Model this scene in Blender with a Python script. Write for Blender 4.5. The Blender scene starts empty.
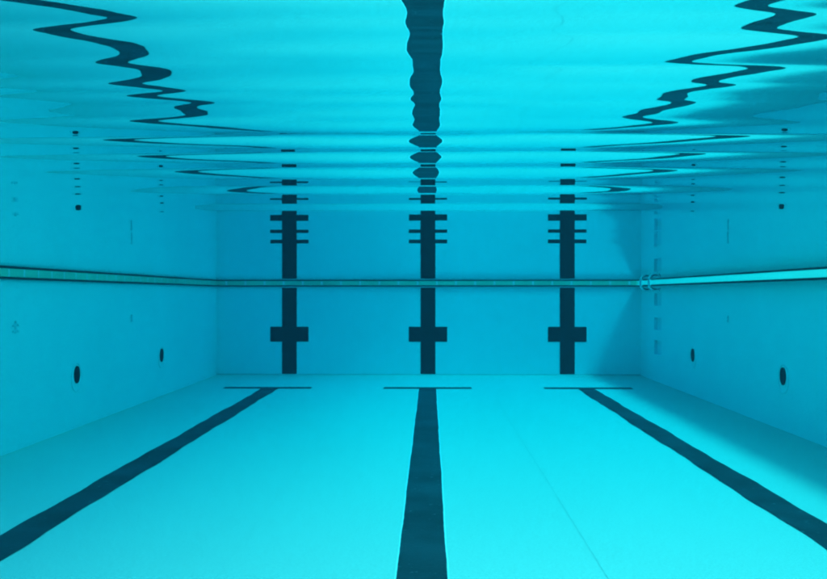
import bpy, bmesh, math, random
from mathutils import Vector

random.seed(7)
scene = bpy.context.scene
C = scene.collection

# ------------------------------------------------------------------ sizes (metres, z = 0 is the water line)
F = 1000.0            # focal length in photo pixels (photo 827 wide)
DEPTH = 1.655         # water depth
HALF = 3.82           # half width of the pool
YE = 18.0             # end wall
YB = -7.0             # wall behind the camera
CAM_Z = -0.195
CAM_X = 0.045
LANE = 2.5
DECK = 0.035
BLOCK_X = 6.4  # right edge of the added slab that shades the basin

# ------------------------------------------------------------------ helpers
def link(name, bm, mats, parent=None, smooth=False):
    me = bpy.data.meshes.new(name)
    bmesh.ops.recalc_face_normals(bm, faces=bm.faces)
    bm.to_mesh(me); bm.free()
    for m in (mats if isinstance(mats, (list, tuple)) else [mats]):
        me.materials.append(m)
    if smooth:
        for p in me.polygons: p.use_smooth = True
    o = bpy.data.objects.new(name, me)
    C.objects.link(o)
    if parent is not None: o.parent = parent
    return o

def tag(o, label=None, cat=None, group=None, kind=None):
    if label: o['label'] = label
    if cat: o['category'] = cat
    if group: o['group'] = group
    if kind: o['kind'] = kind
    return o

def box(bm, x0, x1, y0, y1, z0, z1, mi=0):
    vs = [bm.verts.new((x, y, z)) for x in (x0, x1) for y in (y0, y1) for z in (z0, z1)]
    for f in ((0,1,3,2),(4,6,7,5),(0,4,5,1),(2,3,7,6),(0,2,6,4),(1,5,7,3)):
        fc = bm.faces.new([vs[i] for i in f]); fc.material_index = mi

def quad(bm, pts, mi=0):
    f = bm.faces.new([bm.verts.new(p) for p in pts]); f.material_index = mi
    return f

def tube(bm, pts, r, n=16, caps=True):
    rings = []
    up = Vector((0, 1, 0))
    for i, p in enumerate(pts):
        p = Vector(p)
        a = Vector(pts[max(i-1, 0)]); b = Vector(pts[min(i+1, len(pts)-1)])
        t = (b - a).normalized()
        u = up - t*up.dot(t); u.normalize()
        w = t.cross(u)
        rr = r[i] if isinstance(r, (list, tuple)) else r
        rings.append([bm.verts.new(p + (u*math.cos(2*math.pi*k/n) + w*math.sin(2*math.pi*k/n))*rr) for k in range(n)])
    for a, b in zip(rings, rings[1:]):
        for k in range(n):
            bm.faces.new((a[k], a[(k+1)%n], b[(k+1)%n], b[k]))
    if caps:
        bm.faces.new(rings[0]); bm.faces.new(rings[-1][::-1])

# ------------------------------------------------------------------ materials
def new_mat(name):
    m = bpy.data.materials.new(name); m.use_nodes = True
    nt = m.node_tree
    return m, nt, nt.nodes['Principled BSDF']

def surf(name, col, rough=0.6, var=0.05, scale=1.5, stretch=(1,1,1), bump=0.0, bscale=60.0, metallic=0.0, spec=0.3,
         speck=None):
    m, nt, b = new_mat(name)
    N = nt.nodes.new; L = nt.links.new
    tc = N('ShaderNodeTexCoord'); mp = N('ShaderNodeMapping'); mp.inputs['Scale'].default_value = stretch
    L(tc.outputs['Object'], mp.inputs['Vector'])
    n1 = N('ShaderNodeTexNoise'); n1.inputs['Scale'].default_value = scale; n1.inputs['Detail'].default_value = 6
    L(mp.outputs[0], n1.inputs['Vector'])
    cr = N('ShaderNodeValToRGB')
    cr.color_ramp.elements[0].position = 0.3; cr.color_ramp.elements[1].position = 0.7
    cr.color_ramp.elements[0].color = (*[c*(1-var) for c in col], 1)
    cr.color_ramp.elements[1].color = (*[min(1, c*(1+var)) for c in col], 1)
    L(n1.outputs['Fac'], cr.inputs['Fac'])
    out = cr.outputs['Color']
    nf = N('ShaderNodeTexNoise'); nf.inputs['Scale'].default_value = 55; nf.inputs['Detail'].default_value = 5
    L(tc.outputs['Object'], nf.inputs['Vector'])
    mr = N('ShaderNodeMapRange'); mr.inputs[1].default_value = 0.3; mr.inputs[2].default_value = 0.7
    mr.inputs[3].default_value = 0.93; mr.inputs[4].default_value = 1.05
    L(nf.outputs['Fac'], mr.inputs[0])
    mm = N('ShaderNodeMix'); mm.data_type = 'RGBA'; mm.blend_type = 'MULTIPLY'; mm.inputs[0].default_value = 1.0
    L(out, mm.inputs[6]); L(mr.outputs[0], mm.inputs[7]); out = mm.outputs[2]
    if speck:
        n2 = N('ShaderNodeTexNoise'); n2.inputs['Scale'].default_value = speck[0]; n2.inputs['Detail'].default_value = 3
        L(tc.outputs['Object'], n2.inputs['Vector'])
        c2 = N('ShaderNodeValToRGB')
        c2.color_ramp.elements[0].position = speck[1]; c2.color_ramp.elements[1].position = speck[1] + 0.06
        mx = N('ShaderNodeMix'); mx.data_type = 'RGBA'
        L(n2.outputs['Fac'], c2.inputs['Fac']); L(c2.outputs['Color'], mx.inputs[0])
        L(out, mx.inputs[6]); mx.inputs[7].default_value = (*speck[2], 1)
        out = mx.outputs[2]
    L(out, b.inputs['Base Color'])
    b.inputs['Roughness'].default_value = rough
    b.inputs['Metallic'].default_value = metallic
    b.inputs['Specular IOR Level'].default_value = spec if spec > 0.31 or metallic else 0.5
    b.inputs['IOR'].default_value = 1.6 if spec > 0.31 else 1.13      # under water, painted tiles hardly gloss
    if bump:
        n3 = N('ShaderNodeTexNoise'); n3.inputs['Scale'].default_value = bscale; n3.inputs['Detail'].default_value = 4
        L(tc.outputs['Object'], n3.inputs['Vector'])
        bp = N('ShaderNodeBump'); bp.inputs['Strength'].default_value = bump; bp.inputs['Distance'].default_value = 0.01
        L(n3.outputs['Fac'], bp.inputs['Height']); L(bp.outputs[0], b.inputs['Normal'])
    return m

M_floor = surf('pool_floor_paint', (0.60, 0.575, 0.485), 0.75, 0.025, 0.7, (1, .35, 1), 0.25, 45)
M_wall  = surf('pool_wall_paint', (0.82, 0.93, 0.87), 0.7, 0.025, 0.8, (1, 1, 1), 0.2, 40)
M_line  = surf('navy_line_tiles', (0.026, 0.036, 0.044), 0.55, 0.35, 2.2, (1, 1, 1), 0.2, 30, speck=(30, 0.68, (0.13, 0.16, 0.18)))
M_mark  = surf('navy_target_tiles', (0.008, 0.008, 0.012), 0.6, 0.2, 3, (1, 1, 1), 0.15, 30)
M_trim  = surf('pale_grout', (0.80, 0.82, 0.80), 0.7, 0.03, 4)
M_band  = surf('green_waterline_tiles', (0.60, 0.68, 0.42), 0.28, 0.12, 1.2, (1, .6, 1), 0.1, 20, spec=0.6)
M_band_lit  = surf('highlit_waterline_tiles', (0.86, 0.80, 0.60), 0.5, 0.08, 1.2, (1, .6, 1), 0.1, 20, spec=0.8)  # band tiles again, paler: the right side's highlight is put into the colour
M_joint = surf('band_joint', (0.88, 0.90, 0.86), 0.6, 0.05, 4)
M_dark  = surf('band_dark_edge', (0.03, 0.04, 0.05), 0.6, 0.2, 6)
M_deck  = surf('deck_concrete', (0.42, 0.41, 0.38), 0.8, 0.1, 2, (1, 1, 1), 0.3, 30)
M_seam  = surf('floor_seam', (0.36, 0.38, 0.36), 0.8, 0.3, 9)
M_hole  = surf('inlet_dark', (0.008, 0.010, 0.02), 0.5, 0.2, 8)
M_ring  = surf('inlet_ring', (0.72, 0.80, 0.77), 0.5, 0.05, 8)
M_fit   = surf('tarnished_fitting', (0.58, 0.68, 0.67), 0.6, 0.3, 20)
M_steel = surf('polished_steel', (0.92, 0.92, 0.90), 0.27, 0.03, 10, metallic=1.0)
M_rec   = surf('recess_tiles', (0.72, 0.81, 0.80), 0.6, 0.05, 5)

# ------------------------------------------------------------------ ripples of the water surface
# The ripples run across the pool (crests along x).  Each profile lists, along the swimming direction,
# how steeply the surface mirrors; heights come from integrating those slopes.
def tipv(off, X, y):                       # mirrored ray that meets a floor line X away
    return ('tip', y, off, X)
FLANE = 2.43          # spacing of the floor lines
XL, XR = FLANE + CAM_X, FLANE - CAM_X
VY = 294.0
WLINE = 0.266
def vp_of(entry, z0):
    if entry[0] == 'tip':
        _, y, off, X = entry
        return F*DEPTH/(F*X/off - z0)
    if entry[0] == 'wid': return F*DEPTH/(WLINE*F/entry[2] - z0)
    return entry[2]
def cen(side, pts):                        # places along the mirrored side line, as (row, line centre)
    if side < 0: return [('tip', y, 430.5 - x, XL) for y, x in pts]
    return [('tip', y, x - 430.5, XR) for y, x in pts]
common = [('v', 181.6, 62.5), ('v', 184, 80), ('v', 194.5, 100), ('v', 196.5, 76), ('v', 198.7, 62.5), ('v', 200.8, 73), ('v', 202.4, 85), ('v', 204.2, 110), ('v', 206, 117), ('v', 209, 116), ('v', 210.4, 106), ('v', 211.9, 78),
          ('v', 213.9, 69), ('v', 217, 60), ('v', 220.8, 50.5), ('v', 223.5, 46),
          ('v', 227, 48), ('v', 229.2, 51), ('v', 231.2, 60), ('v', 233.3, 51.3), ('v', 235, 49.3), ('v', 236.6, 50.0), ('v', 237.0, 51.6),
          ('v', 237.5, 50.0), ('v', 238.9, 50.3), ('v', 240.0, 57), ('v', 243.0, 57), ('v', 244.2, 50.0), ('v', 246.5, 46)]
left = cen(-1, [(-30, 10), (-18, -20), (-6, -8), (1, 38), (9, 98), (12, 114), (15.7, 130), (19, 112), (23.5, 74), (27.5, 55), (31, 67), (36, 86), (42, 116),
                (46.5, 131), (50, 134), (54, 132.5), (58, 126), (61.5, 120), (64, 130), (69, 152), (74, 164), (78, 146), (82, 127), (86, 150),
                (90, 174), (94.5, 149), (98.5, 176), (102.5, 202), (105, 193), (108, 187), (111, 193), (113.7, 198), (116.5, 176), (119.7, 146),
                (123, 172), (126, 205)]) + \
    [('v', 133.6, 97), ('tip', 138.8, 318, XL), ('v', 142, 215), ('v', 147, 120), ('v', 150.5, 86), ('v', 153, 150), ('tip', 155.3, 284, XL), ('v', 158, 200), ('v', 162.5, 118),
     ('v', 165.6, 80), ('v', 168, 130), ('tip', 171, 247, XL), ('v', 174, 170), ('v', 178.8, 105), ('v', 187, 135), ('tip', 189.2, 190, XL), ('v', 191, 150)] + common
right = cen(1, [(-30, 800), (-18, 850), (-6, 790), (2, 762), (7.5, 746), (11, 765), (15.5, 790), (20, 781), (25, 764), (29.5, 753), (33, 778), (38, 818), (42, 798),
                (50, 742), (58, 694), (62.5, 674), (65, 700), (67.5, 758), (69.5, 768), (73, 748), (78, 716), (83, 702), (85.5, 716), (90, 694),
                (95, 676), (100, 667), (103, 682), (107, 668), (112, 646), (116.5, 632), (120, 648), (123, 660), (126, 640), (129, 600)]) + \
    [('v', 132.8, 97), ('tip', 136.8, 305, XR), ('v', 141, 205), ('v', 147, 120), ('v', 150.5, 86), ('v', 152.3, 150), ('tip', 154.2, 264, XR), ('v', 157.5, 190), ('v', 162.5, 118),
     ('v', 165.6, 80), ('v', 168, 130), ('tip', 170.6, 235, XR), ('v', 174, 165), ('v', 178.8, 105), ('v', 187, 135), ('tip', 189.2, 191, XR), ('v', 191, 150)] + common

def profile(entries):
    ent = sorted(entries, key=lambda e: e[1])
    zt = {}
    for _pass in range(4):
        pts = []
        for e in ent:
            v = VY - e[1]
            z0 = zt.get(e[1], 195.0/v)
            pts.append((v, vp_of(e, z0)))
        pts.sort()
        n = len(pts)
        dl = [(pts[i+1][1]-pts[i][1])/(pts[i+1][0]-pts[i][0]) for i in range(n-1)]
        mm = [0.0]*n
        for i in range(1, n-1):
            if dl[i-1]*dl[i] > 0:
                h0 = pts[i][0]-pts[i-1][0]; h1 = pts[i+1][0]-pts[i][0]
                w1 = 2*h1+h0; w2 = h1+2*h0
                mm[i] = (w1+w2)/(w1/dl[i-1] + w2/dl[i])
        mm[0] = 1.0
        def vpr(v):
            if v <= pts[0][0]: return v
            if v >= pts[-1][0]: return pts[-1][1]
            i = 0
            while pts[i+1][0] < v: i += 1
            h = pts[i+1][0]-pts[i][0]; t = (v-pts[i][0])/h
            return ((2*t**3-3*t**2+1)*pts[i][1] + (t**3-2*t**2+t)*h*mm[i] + (3*t**2-2*t**3)*pts[i+1][1] + (t**3-t**2)*h*mm[i+1])
        # march towards the camera from v = 48
        v = pts[0][0]; z = 195.0/v
        out = [(z, 0.195, 0.0)]
        zt = {}
        dv = 0.02
        vmax = pts[-1][0]
        keys = {round(VY-e[1], 3): e[1] for e in ent}
        ks = sorted(keys)
        ki = 0
        def slope(v):
            return math.tan((math.atan(v/F) - math.atan(vpr(v)/F))/2)
        while v < vmax:
            g = slope(v)
            k1 = z/(F*g - v)
            g2 = slope(v+dv)
            z1 = z + k1*dv
            k2 = z1/(F*g2 - (v+dv))
            z += 0.5*(k1+k2)*dv; v += dv
            out.append((z, v*z/F, g2))
            while ki < len(ks) and ks[ki] <= v:
                zt[keys[ks[ki]]] = z; ki += 1
    out.reverse()
    return out
def wid(pts):                              # places along the mirrored centre line, as (row, line width)
    return [('wid', y, w) for y, w in pts]
centre = wid([(-30, 40), (-12, 52), (0, 43.6), (12.7, 35.5), (22, 38.5), (34.5, 31.5), (47, 37.4), (60, 28.5), (69, 27), (84, 33), (92.5, 26.5), (99, 30.5),
              (105, 24.5), (113, 29.5), (119, 25), (125, 27.8)]) + [('v', 133.4, 97), ('wid', 141, 34), ('v', 147, 125), ('v', 150.5, 86),
              ('v', 152.8, 150), ('wid', 157, 32), ('v', 163, 120), ('v', 165.6, 80), ('v', 168, 130), ('wid', 172.5, 27.6), ('v', 178.8, 106), ('v', 187, 125), ('wid', 190, 20.5)] + common
PL = profile(left); PR = profile(right); PC = profile(centre)
print('near z', PL[0], PR[0], 'mid', [round(p[1], 4) for p in PL[::1500]], [round(p[1], 4) for p in PR[::1500]], [round(p[1], 4) for p in PC[::1500]])

def resample(prof, ys):
    # returns height above z=0 (camera 0.195 below)
    res = []; i = 0
    z_start, h_start, g_start = prof[0]
    for y in ys:
        if y <= z_start:
            d = z_start - y
            h = (h_start - 0.195)*math.exp(-d/1.5)
            h += 0.0009*math.sin(y*21)*min(1, d*4) + 0.0012*math.sin(y*9.3+1)*min(1, d*2)
            res.append(h); continue
        if y >= prof[-1][0]:
            d = y - prof[-1][0]
            res.append(0.00025*math.sin(d*5.0)*math.exp(-d*0.6)*min(1, d)); continue
        while prof[i+1][0] < y: i += 1
        a, b = prof[i], prof[i+1]
        t = (y-a[0])/(b[0]-a[0])
        # hermite using the slopes
        dx = b[0]-a[0]
        h00 = 2*t**3-3*t**2+1; h10 = t**3-2*t**2+t; h01 = -2*t**3+3*t**2; h11 = t**3-t**2
        res.append(h00*a[1]+h10*dx*a[2]+h01*b[1]+h11*dx*b[2]-0.195)
    return res

ys = []
y = YB
while y < 0.4: ys.append(y); y += 0.03
while y < 1.4: ys.append(y); y += 0.0016
while y < 3.0: ys.append(y); y += 0.003
while y < 6.0: ys.append(y); y += 0.012
while y < YE: ys.append(y); y += 0.08
ys.append(YE)
HL = resample(PL, ys); HR = resample(PR, ys); HC = resample(PC, ys)
xs = [-HALF, -3, -2, -1.4, -1.0, -.8] + [-.66, -.55, -.45, -.36, -.3, -.26, -.22] + [-.19 + 0.01*i for i in range(41)] + [.25, .3, .36, .45, .55, .66] + [.8, 1.0, 1.4, 2, 3, HALF]
def wx(x):
    t = min(1, max(0, (abs(x-0.01)-0.055)/0.115)); t = t*t*(3-2*t)
    return (t, 1-t, 0) if x < 0.01 else (0, 1-t, t)
def build_water():
    me = bpy.data.meshes.new('water')
    nx, ny = len(xs), len(ys)
    verts = []
    for j, y in enumerate(ys):
        for x in xs:
            w = wx(x)
            h = HL[j]*w[0] + HC[j]*w[1] + HR[j]*w[2]
            # slight drift of the crests across the pool
            h += 0.00004*math.sin(31*x+1.7*y) + 0.00006*math.sin(13*x-4*y)
            fd = min(1, max(0, (2.2-y)/1.2))        # fine chop on top of the swell
            h += fd*(0.000016*math.sin(88*y+9*x+3*math.sin(5*x)) + 0.000012*math.sin(131*y-14*x+1.3) + 0.00002*math.sin(47*y+21*x))
            verts.append((x, y, h))
    faces = [(j*nx+i, j*nx+i+1, (j+1)*nx+i+1, (j+1)*nx+i) for j in range(ny-1) for i in range(nx-1)]
    me.from_pydata(verts, [], faces)
    for p in me.polygons: p.use_smooth = True
    m, nt, b = new_mat('water_surface')
    nt.nodes.remove(b)
    out = [n for n in nt.nodes if n.type == 'OUTPUT_MATERIAL'][0]
    fr = nt.nodes.new('ShaderNodeFresnel'); fr.inputs['IOR'].default_value = 1.333
    gl = nt.nodes.new('ShaderNodeBsdfGlossy'); gl.inputs['Roughness'].default_value = 0.0
    gl.inputs['Color'].default_value = (1, 1, 1, 1)
    tr = nt.nodes.new('ShaderNodeBsdfTransparent')
    mx = nt.nodes.new('ShaderNodeMixShader')
    nt.links.new(fr.outputs[0], mx.inputs[0]); nt.links.new(tr.outputs[0], mx.inputs[1]); nt.links.new(gl.outputs[0], mx.inputs[2])
    nt.links.new(mx.outputs[0], out.inputs['Surface'])
    me.materials.append(m)
    o = bpy.data.objects.new('water', me); C.objects.link(o)
    tag(o, 'rippled underside of the calm water surface mirroring the pool floor', kind='structure')
build_water()

# ------------------------------------------------------------------ floor and its markings
bm = bmesh.new()
box(bm, -HALF, HALF, YB, YE, -DEPTH-0.3, -DEPTH)
floor = tag(link('pool_floor', bm, M_floor), 'pale pool floor with dark lane lines under clear blue water', kind='structure')

TE = YE - 2.62        # where the lane lines end in their cross bar
def wob(y, ph, a=0.008):
    return a*(math.sin(1.9*y+ph)+0.7*math.sin(4.3*y+2*ph)+0.5*math.sin(9.1*y+3*ph))
for ix, cx in enumerate((-FLANE, 0.0, FLANE)):
    bm = bmesh.new()
    half = 0.13 if ix == 1 else 0.125
    y = YB + 1.5; prev = None; st = 0.05
    amp = 0.0015 if ix == 1 else 0.0065
    z = -DEPTH + 0.004
    while y <= TE + 1e-6:
        l = (cx - half + wob(y, 1+ix, amp) + random.uniform(-1, 1)*0.0015, y)
        r = (cx + half + wob(y, 4+ix, amp) + random.uniform(-1, 1)*0.0015, y)
        lv, rv = bm.verts.new((*l, z)), bm.verts.new((*r, z))
        if prev: bm.faces.new((prev[0], prev[1], rv, lv))
        prev = (lv, rv); y += st
    cxt = cx*1.022
    quad(bm, [(cxt-0.68, TE+0.01, z), (cxt+0.68, TE+0.01, z), (cxt+0.68, TE+0.25, z), (cxt-0.68, TE+0.25, z)])
    link('lane_line', bm, M_line, floor)
    if ix == 1:
        for s in (-1, 1):
            bm = bmesh.new(); y = YB + 1.5; prev = None
            while y <= TE - 0.02:
                w0 = wob(y, (1 if s < 0 else 4)+ix, amp)
                a = bm.verts.new((cx + s*0.133 + w0, y, z - 0.002)); b_ = bm.verts.new((cx + s*0.140 + w0, y, z - 0.002))
                if prev: bm.faces.new((prev[0], prev[1], b_, a))
                prev = (a, b_); y += 0.1
            link('line_edging', bm, M_trim, floor)
for sx, w in ((0.955, 0.0009), (-1.06, 0.0003)):
    bm = bmesh.new(); prev = None; y = YB + 1
    while y < 14:
        j = random.uniform(-1, 1)*0.0015
        a = bm.verts.new((sx+j-w, y, -DEPTH+0.003)); b_ = bm.verts.new((sx+j+w, y, -DEPTH+0.003))
        if prev: bm.faces.new((prev[0], prev[1], b_, a))
        prev = (a, b_); y += 0.07
    link('floor_seam', bm, M_seam, floor)
# small rounded cove where the floor meets the end wall
bm = bmesh.new(); R_ = 0.02; prev = None
for k in range(9):
    a = math.pi/2*k/8
    yy = YE - R_ + R_*math.sin(a); zz = -DEPTH + R_ - R_*math.cos(a)
    v0, v1 = bm.verts.new((-HALF, yy-0.002, zz+0.002)), bm.verts.new((HALF, yy-0.002, zz+0.002))
    if prev: bm.faces.new((prev[0], prev[1], v1, v0))
    prev = (v0, v1)
link('cove', bm, M_floor, floor, smooth=True)

# ------------------------------------------------------------------ walls
WT = 0.3
def wall_band(parent, axis, s, a0, a1, base, M_tile=M_band):
    """waterline tile band with pale joints, and the dark line below it.  axis 'x': wall runs along x at y=base
    (facing -y);  axis 'y': runs along y at x=base, facing -s."""
    bm = bmesh.new(); bj = bmesh.new(); bs = bmesh.new()
    pitch = 0.345; jw = 0.015; wedge = M_tile is not M_band
    def put(b, p0, p1, d, z0, z1):
        if wedge and d > 0.015 and z1 > 0:      # lip sloped to catch sun: proud at its foot, flush at the top
            x0 = base; vs = [b.verts.new((base - s*dd, p, z)) for p in (p0, p1) for dd, z in ((0, z0), (d+0.078, z0), (d-0.016, z1), (0, z1))]
            for f in ((0,1,2,3),(4,5,6,7),(0,1,5,4),(1,2,6,5),(2,3,7,6),(3,0,4,7)): b.faces.new([vs[i] for i in f])
        elif axis == 'x':
            box(b, p0, p1, base - s*d if s > 0 else base, base if s > 0 else base - s*d, z0, z1)
        else:
            x0, x1 = sorted((base, base - s*d)); box(b, x0, x1, p0, p1, z0, z1)
    p = a0 + 0.16
    put(bm, a0, p-jw, 0.022, -0.038, DECK)
    while p < a1:
        if not wedge: put(bj, p-jw+0.0005, min(a1, p+jw)-0.0005, 0.0135 if wedge else 0.021, -0.037, DECK-0.002)
        q = min(a1, p+pitch-jw)
        if q > p+jw: put(bm, p+(jw if not wedge else -jw+0.0005), q, 0.022, -0.038, DECK)
        p += pitch
    put(bs, a0, a1, 0.100 if wedge else 0.026, -0.060, -0.0385)  # dark line along the foot of the tile band
    link('waterline_tiles', bm, M_tile, parent)
    if wedge: bj.free()
    else: link('tile_joints', bj, M_joint, parent)
    link('dark_strip', bs, M_dark, parent)

def disc(bm, cx, cy, cz, r0, r1, d, s, n=40):
    """annulus / disc on a wall at x=cx, facing -s, standing d proud"""
    xo = cx - s*d
    outer = [(cy + r1*math.cos(2*math.pi*k/n), cz + r1*math.sin(2*math.pi*k/n)) for k in range(n)]
    if r0 > 0:
        inner = [(cy + r0*math.cos(2*math.pi*k/n), cz + r0*math.sin(2*math.pi*k/n)) for k in range(n)]
        a = [bm.verts.new((cx, *p)) for p in outer]; b = [bm.verts.new((xo, *[q*1.0 for q in p])) for p in outer]
        c = [bm.verts.new((xo, *p)) for p in inner]; d_ = [bm.verts.new((cx, *p)) for p in inner]
        for k in range(n):
            m = (k+1) % n
            bm.faces.new((a[k], a[m], b[m], b[k])); bm.faces.new((b[k], b[m], c[m], c[k])); bm.faces.new((c[k], c[m], d_[m], d_[k]))
    else:
        a = [bm.verts.new((cx, *p)) for p in outer]; b = [bm.verts.new((xo, *p)) for p in outer]
        bm.faces.new(b)
        for k in range(n):
            m = (k+1) % n; bm.faces.new((a[k], a[m], b[m], b[k]))

# end wall with the three target crosses
bm = bmesh.new(); box(bm, -HALF-WT, HALF+WT, YE, YE+WT, -DEPTH-0.3, DECK-0.002)
w_end = tag(link('pool_wall', bm, M_wall), 'blue end wall of the pool with three dark target crosses', 'wall')
for cx in (-LANE, 0.0, LANE):
    bm = bmesh.new(); hw = 0.133
    box(bm, cx-hw, cx+hw, YE-0.004, YE, -1.635, -0.082)
    for s in (-1, 1):
        x0, x1 = sorted((cx + s*hw, cx + s*0.345)); box(bm, x0, x1, YE-0.004, YE, -0.92-0.135, -0.92+0.135)
    link('target_cross', bm, M_mark, w_end)
wall_band(w_end, 'x', 1, -HALF+0.024, HALF-0.024, YE)

bm = bmesh.new(); box(bm, -HALF-WT, HALF+WT, YB-WT, YB, -DEPTH-0.3, DECK-0.002)
w_back = tag(link('pool_wall', bm, M_wall), 'plain pool wall behind the swimmer, facing the target crosses', 'wall')
wall_band(w_back, 'x', -1, -HALF+0.024, HALF-0.024, YB)

def side_wall(s, label, holes):
    """holes: rectangles (y0,y1,z0,z1,depth) recessed into the wall"""
    bm = bmesh.new(); X = s*HALF; XO = s*(HALF+WT)
    ycuts = sorted({YB, YE} | {h[0] for h in holes} | {h[1] for h in holes})
    zcuts = sorted({-DEPTH-0.3, DECK-0.002} | {h[2] for h in holes} | {h[3] for h in holes})
    for ya, yb in zip(ycuts, ycuts[1:]):
        for za, zb in zip(zcuts, zcuts[1:]):
            if any(ya >= h[0]-1e-6 and yb <= h[1]+1e-6 and za >= h[2]-1e-6 and zb <= h[3]+1e-6 for h in holes): continue
            quad(bm, [(X, ya, za), (X, yb, za), (X, yb, zb), (X, ya, zb)])
    quad(bm, [(XO, YB, -DEPTH-0.3), (XO, YE, -DEPTH-0.3), (XO, YE, DECK-0.002), (XO, YB, DECK-0.002)])
    quad(bm, [(X, YB, DECK-0.002), (X, YE, DECK-0.002), (XO, YE, DECK-0.002), (XO, YB, DECK-0.002)])
    bmesh.ops.remove_doubles(bm, verts=bm.verts, dist=1e-5)
    w = tag(link('pool_wall', bm, M_wall), label, 'wall')
    wall_band(w, 'y', s, YB+0.027, YE-0.027, X, M_band_lit if s > 0 else M_band)
    for (y0, y1, z0, z1, d) in holes:
        b = bmesh.new(); xi = X + s*d
        quad(b, [(xi, y0, z0), (xi, y1, z0), (xi, y1, z1), (xi, y0, z1)])
        quad(b, [(X, y0, z0), (xi, y0, z0), (xi, y0, z1), (X, y0, z1)])
        quad(b, [(X, y1, z0), (xi, y1, z0), (xi, y1, z1), (X, y1, z1)])
        quad(b, [(X, y0, z0), (X, y1, z0), (xi, y1, z0), (xi, y0, z0)])
        quad(b, [(X, y0, z1), (X, y1, z1), (xi, y1, z1), (xi, y0, z1)])
        link('step_recess', b, M_rec, w)
    return w
w_left = side_wall(-1, 'left side wall of the pool with two round dark inlets', [])
w_right = side_wall(1, 'right side wall of the pool with recessed ladder steps', [
    (16.42, 16.95, -0.39, -0.18, 0.05), (16.42, 16.95, -0.80, -0.59, 0.05), (16.42, 16.95, -1.21, -0.97, 0.05)])

def inlet(w, s, y, z):
    bm = bmesh.new(); disc(bm, s*HALF, y, z, 0, 0.094, 0.012, s)
    for v in bm.verts: v.co.y = y + (v.co.y-y)*0.86
    i = link('inlet', bm, M_hole, w)
    bm = bmesh.new(); disc(bm, s*HALF, y-0.01, z-0.03, 0.150, 0.158, 0.006, s)
    link('inlet_ring', bm, M_ring, i)
for y in (4.6, 1.2): pass
inlet(w_left, -1, 10.86, -1.075); inlet(w_left, -1, 14.30, -1.075)
inlet(w_right, 1, 10.77, -1.075); inlet(w_right, 1, 14.45, -1.075)

def fitting(w, s, y, z, k=1.0):
    """little tarnished three-armed hook plate on the wall"""
    bm = bmesh.new(); X = s*HALF; x0, x1 = sorted((X, X - s*0.012))
    box(bm, x0, x1, y-0.012*k, y+0.012*k, z-0.055*k, z+0.060*k)
    for dz in (-0.03, 0.025):
        for sg in (-1, 1):
            quad(bm, [(X-s*0.006, y+sg*0.013*k, z+(dz-0.012)*k), (X-s*0.006, y+sg*0.075*k, z+(dz-0.022)*k),
                      (X-s*0.006, y+sg*0.075*k, z+(dz-0.004)*k), (X-s*0.006, y+sg*0.013*k, z+(dz+0.014)*k)])
    link('wall_fitting', bm, M_fit, w)
fitting(w_left, -1, 9.24, -0.505); fitting(w_left, -1, 12.85, -0.51, .8)
fitting(w_right, 1, 12.75, -0.51, .8)

# ------------------------------------------------------------------ grab rails of the recessed ladder
def rail(y, label):
    X = HALF
    o = bpy.data.objects.new('grab_rail', None); o.location = (X+0.35, y, DECK); C.objects.link(o)
    tag(o, label, 'grab rail', 'steel grab rails of the ladder')
    off = Vector((-(X+0.35), -y, -DECK))
    pts = [(X+0.35, y, DECK), (X+0.35, y, 0.45)]
    for k in range(1, 13):
        a = math.pi*k/12
        pts.append((X+0.085+0.265*math.cos(a), y, 0.45+0.265*math.sin(a)))
    pts += [(X-0.18, y, 0.2), (X-0.18, y, -0.03)]
    for k in range(1, 9):
        a = math.pi/2*k/8
        pts.append((X-0.18+0.10*(1-math.cos(a)), y, -0.03-0.10*math.sin(a)))
    pts.append((X-0.012, y, -0.13))
    bm = bmesh.new(); tube(bm, [Vector(p)+off for p in pts], 0.024)
    link('tube', bm, M_steel, o, smooth=True)
    for (p, q) in (((X, y, -0.13), (X-0.014, y, -0.13)), ((X+0.35, y, DECK), (X+0.35, y, DECK+0.014))):
        bm = bmesh.new(); tube(bm, [Vector(p)+off, Vector(q)+off], 0.045, 24)
        link('flange', bm, M_steel, o)
rail(17.15, 'curved steel grab rail nearest the corner of the end wall')
rail(16.50, 'curved steel grab rail on the camera side of the recessed steps')

# ------------------------------------------------------------------ deck around the pool
bm = bmesh.new(); B = 70
for (x0, x1, y0, y1) in ((-B, B, YE+0.001, B), (-B, B, -B, YB-0.001), (-B, -HALF-0.001, YB-0.001, YE+0.001), (HALF+0.001, B, YB-0.001, YE+0.001)):
    box(bm, x0, x1, y0, y1, DECK, DECK+0.025)
tag(link('deck', bm, M_deck), 'pale concrete deck around the pool above the water', kind='structure')

# added out-of-view slab on posts, shades the left part of the basin
blocker = bpy.data.objects.new('light_blocker', None); blocker.location = (-9, 6, DECK+0.025); C.objects.link(blocker)
tag(blocker, 'added unseen slab on steel posts that shades the left of the pool', 'light_blocker')
bm = bmesh.new(); box(bm, 9+BLOCK_X-5.4, 9+BLOCK_X, -18, 16, 14.0, 14.25); link('blocker_slab', bm, M_ring, blocker)
for yy in (-17, 15):
    for xx in (9+BLOCK_X-5.0, 9+BLOCK_X-0.4):
        bm = bmesh.new(); tube(bm, [(xx, yy, 0), (xx, yy, 14)], 0.09, 20); link('blocker_post', bm, M_steel, blocker, smooth=False)

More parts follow.
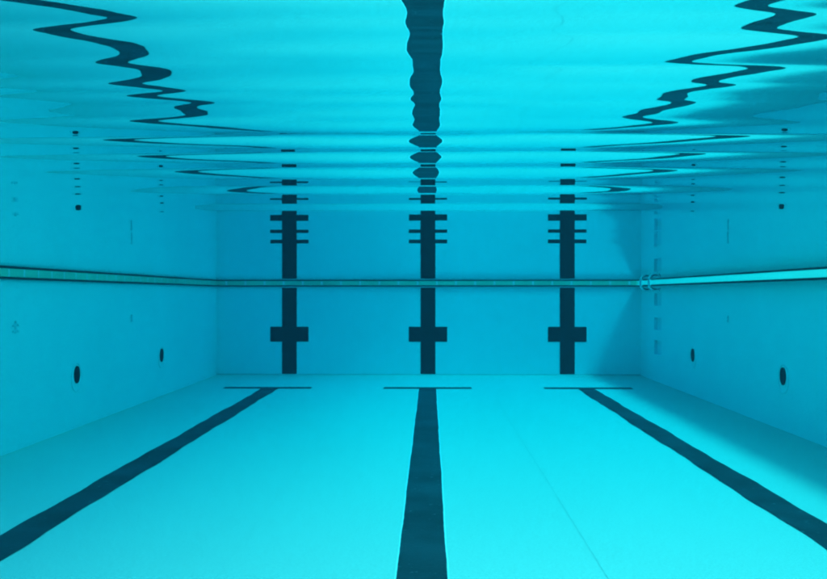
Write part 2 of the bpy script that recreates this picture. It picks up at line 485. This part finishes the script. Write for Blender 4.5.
# ------------------------------------------------------------------ the water body itself: absorbs red, scatters a little blue
bm = bmesh.new(); box(bm, -HALF-0.2, HALF+0.2, YB-0.2, YE+0.2, -DEPTH-0.2, 0.02)
hz = link('haze', bm, None or M_trim)
m = bpy.data.materials.new('clear_blue_water'); m.use_nodes = True; nt = m.node_tree; nt.nodes.clear()
out = nt.nodes.new('ShaderNodeOutputMaterial'); pv = nt.nodes.new('ShaderNodeVolumePrincipled')
# wanted coefficients per metre
sig_s = (0.001, 0.003, 0.004); sig_a = (0.48, 0.046, 0.024)
D_ = 1.0
col = [s/D_ for s in sig_s]
ac = []
for c, a in zip(col, sig_a):
    t = a/(D_*(1-c)); ac.append(max(0, 1-t)**2)
pv.inputs['Color'].default_value = (*col, 1)
pv.inputs['Absorption Color'].default_value = (*ac, 1)
pv.inputs['Density'].default_value = D_
pv.inputs['Anisotropy'].default_value = 0.3
nt.links.new(pv.outputs[0], out.inputs['Volume'])
hz.data.materials.clear(); hz.data.materials.append(m)
tag(hz, 'clear blue pool water filling the basin', kind='stuff')

# ------------------------------------------------------------------ light
sd = Vector((-0.50, 0.20, -1.0)).normalized()          # travel direction of the sunlight
sun = bpy.data.lights.new('sun', 'SUN'); sun.energy = 1.05; sun.angle = math.radians(10); sun.color = (1.0, 0.96, 0.9)
so = bpy.data.objects.new('sun', sun); C.objects.link(so)
so.rotation_euler = sd.to_track_quat('-Z', 'Y').to_euler()
w = bpy.data.worlds.new('World'); scene.world = w; w.use_nodes = True
wn = w.node_tree; bg = wn.nodes['Background']
sky = wn.nodes.new('ShaderNodeTexSky'); sky.sky_type = 'NISHITA'; sky.sun_disc = False
td = -sd
sky.sun_elevation = math.asin(td.z); sky.sun_rotation = math.atan2(td.x, td.y)
wn.links.new(sky.outputs[0], bg.inputs[0]); bg.inputs[1].default_value = 0.15

# ------------------------------------------------------------------ camera
cam = bpy.data.cameras.new('camera'); co = bpy.data.objects.new('camera', cam); C.objects.link(co)
cam.sensor_width = 36; cam.lens = 36*F/827; cam.clip_start = 0.02; cam.clip_end = 500
co.location = (CAM_X, 0, CAM_Z)
yaw = math.atan(17/F); pitch = math.atan(4.5/F)
co.rotation_euler = (math.pi/2 + pitch, 0, yaw)
scene.camera = co

scene.view_settings.view_transform = 'Standard'; scene.view_settings.look = 'None'
scene.view_settings.gamma = 1; scene.view_settings.use_curve_mapping = False
scene.view_settings.exposure = 2.0
cy = scene.cycles
cy.max_bounces = 12; cy.diffuse_bounces = 5; cy.glossy_bounces = 6; cy.transmission_bounces = 4
cy.volume_bounces = 1; cy.transparent_max_bounces = 12
cy.use_denoising = True
cy.pixel_filter_type = 'BLACKMAN_HARRIS'; cy.filter_width = 2.1
cy.caustics_reflective = True; cy.blur_glossy = 0
cy.sample_clamp_indirect = 6
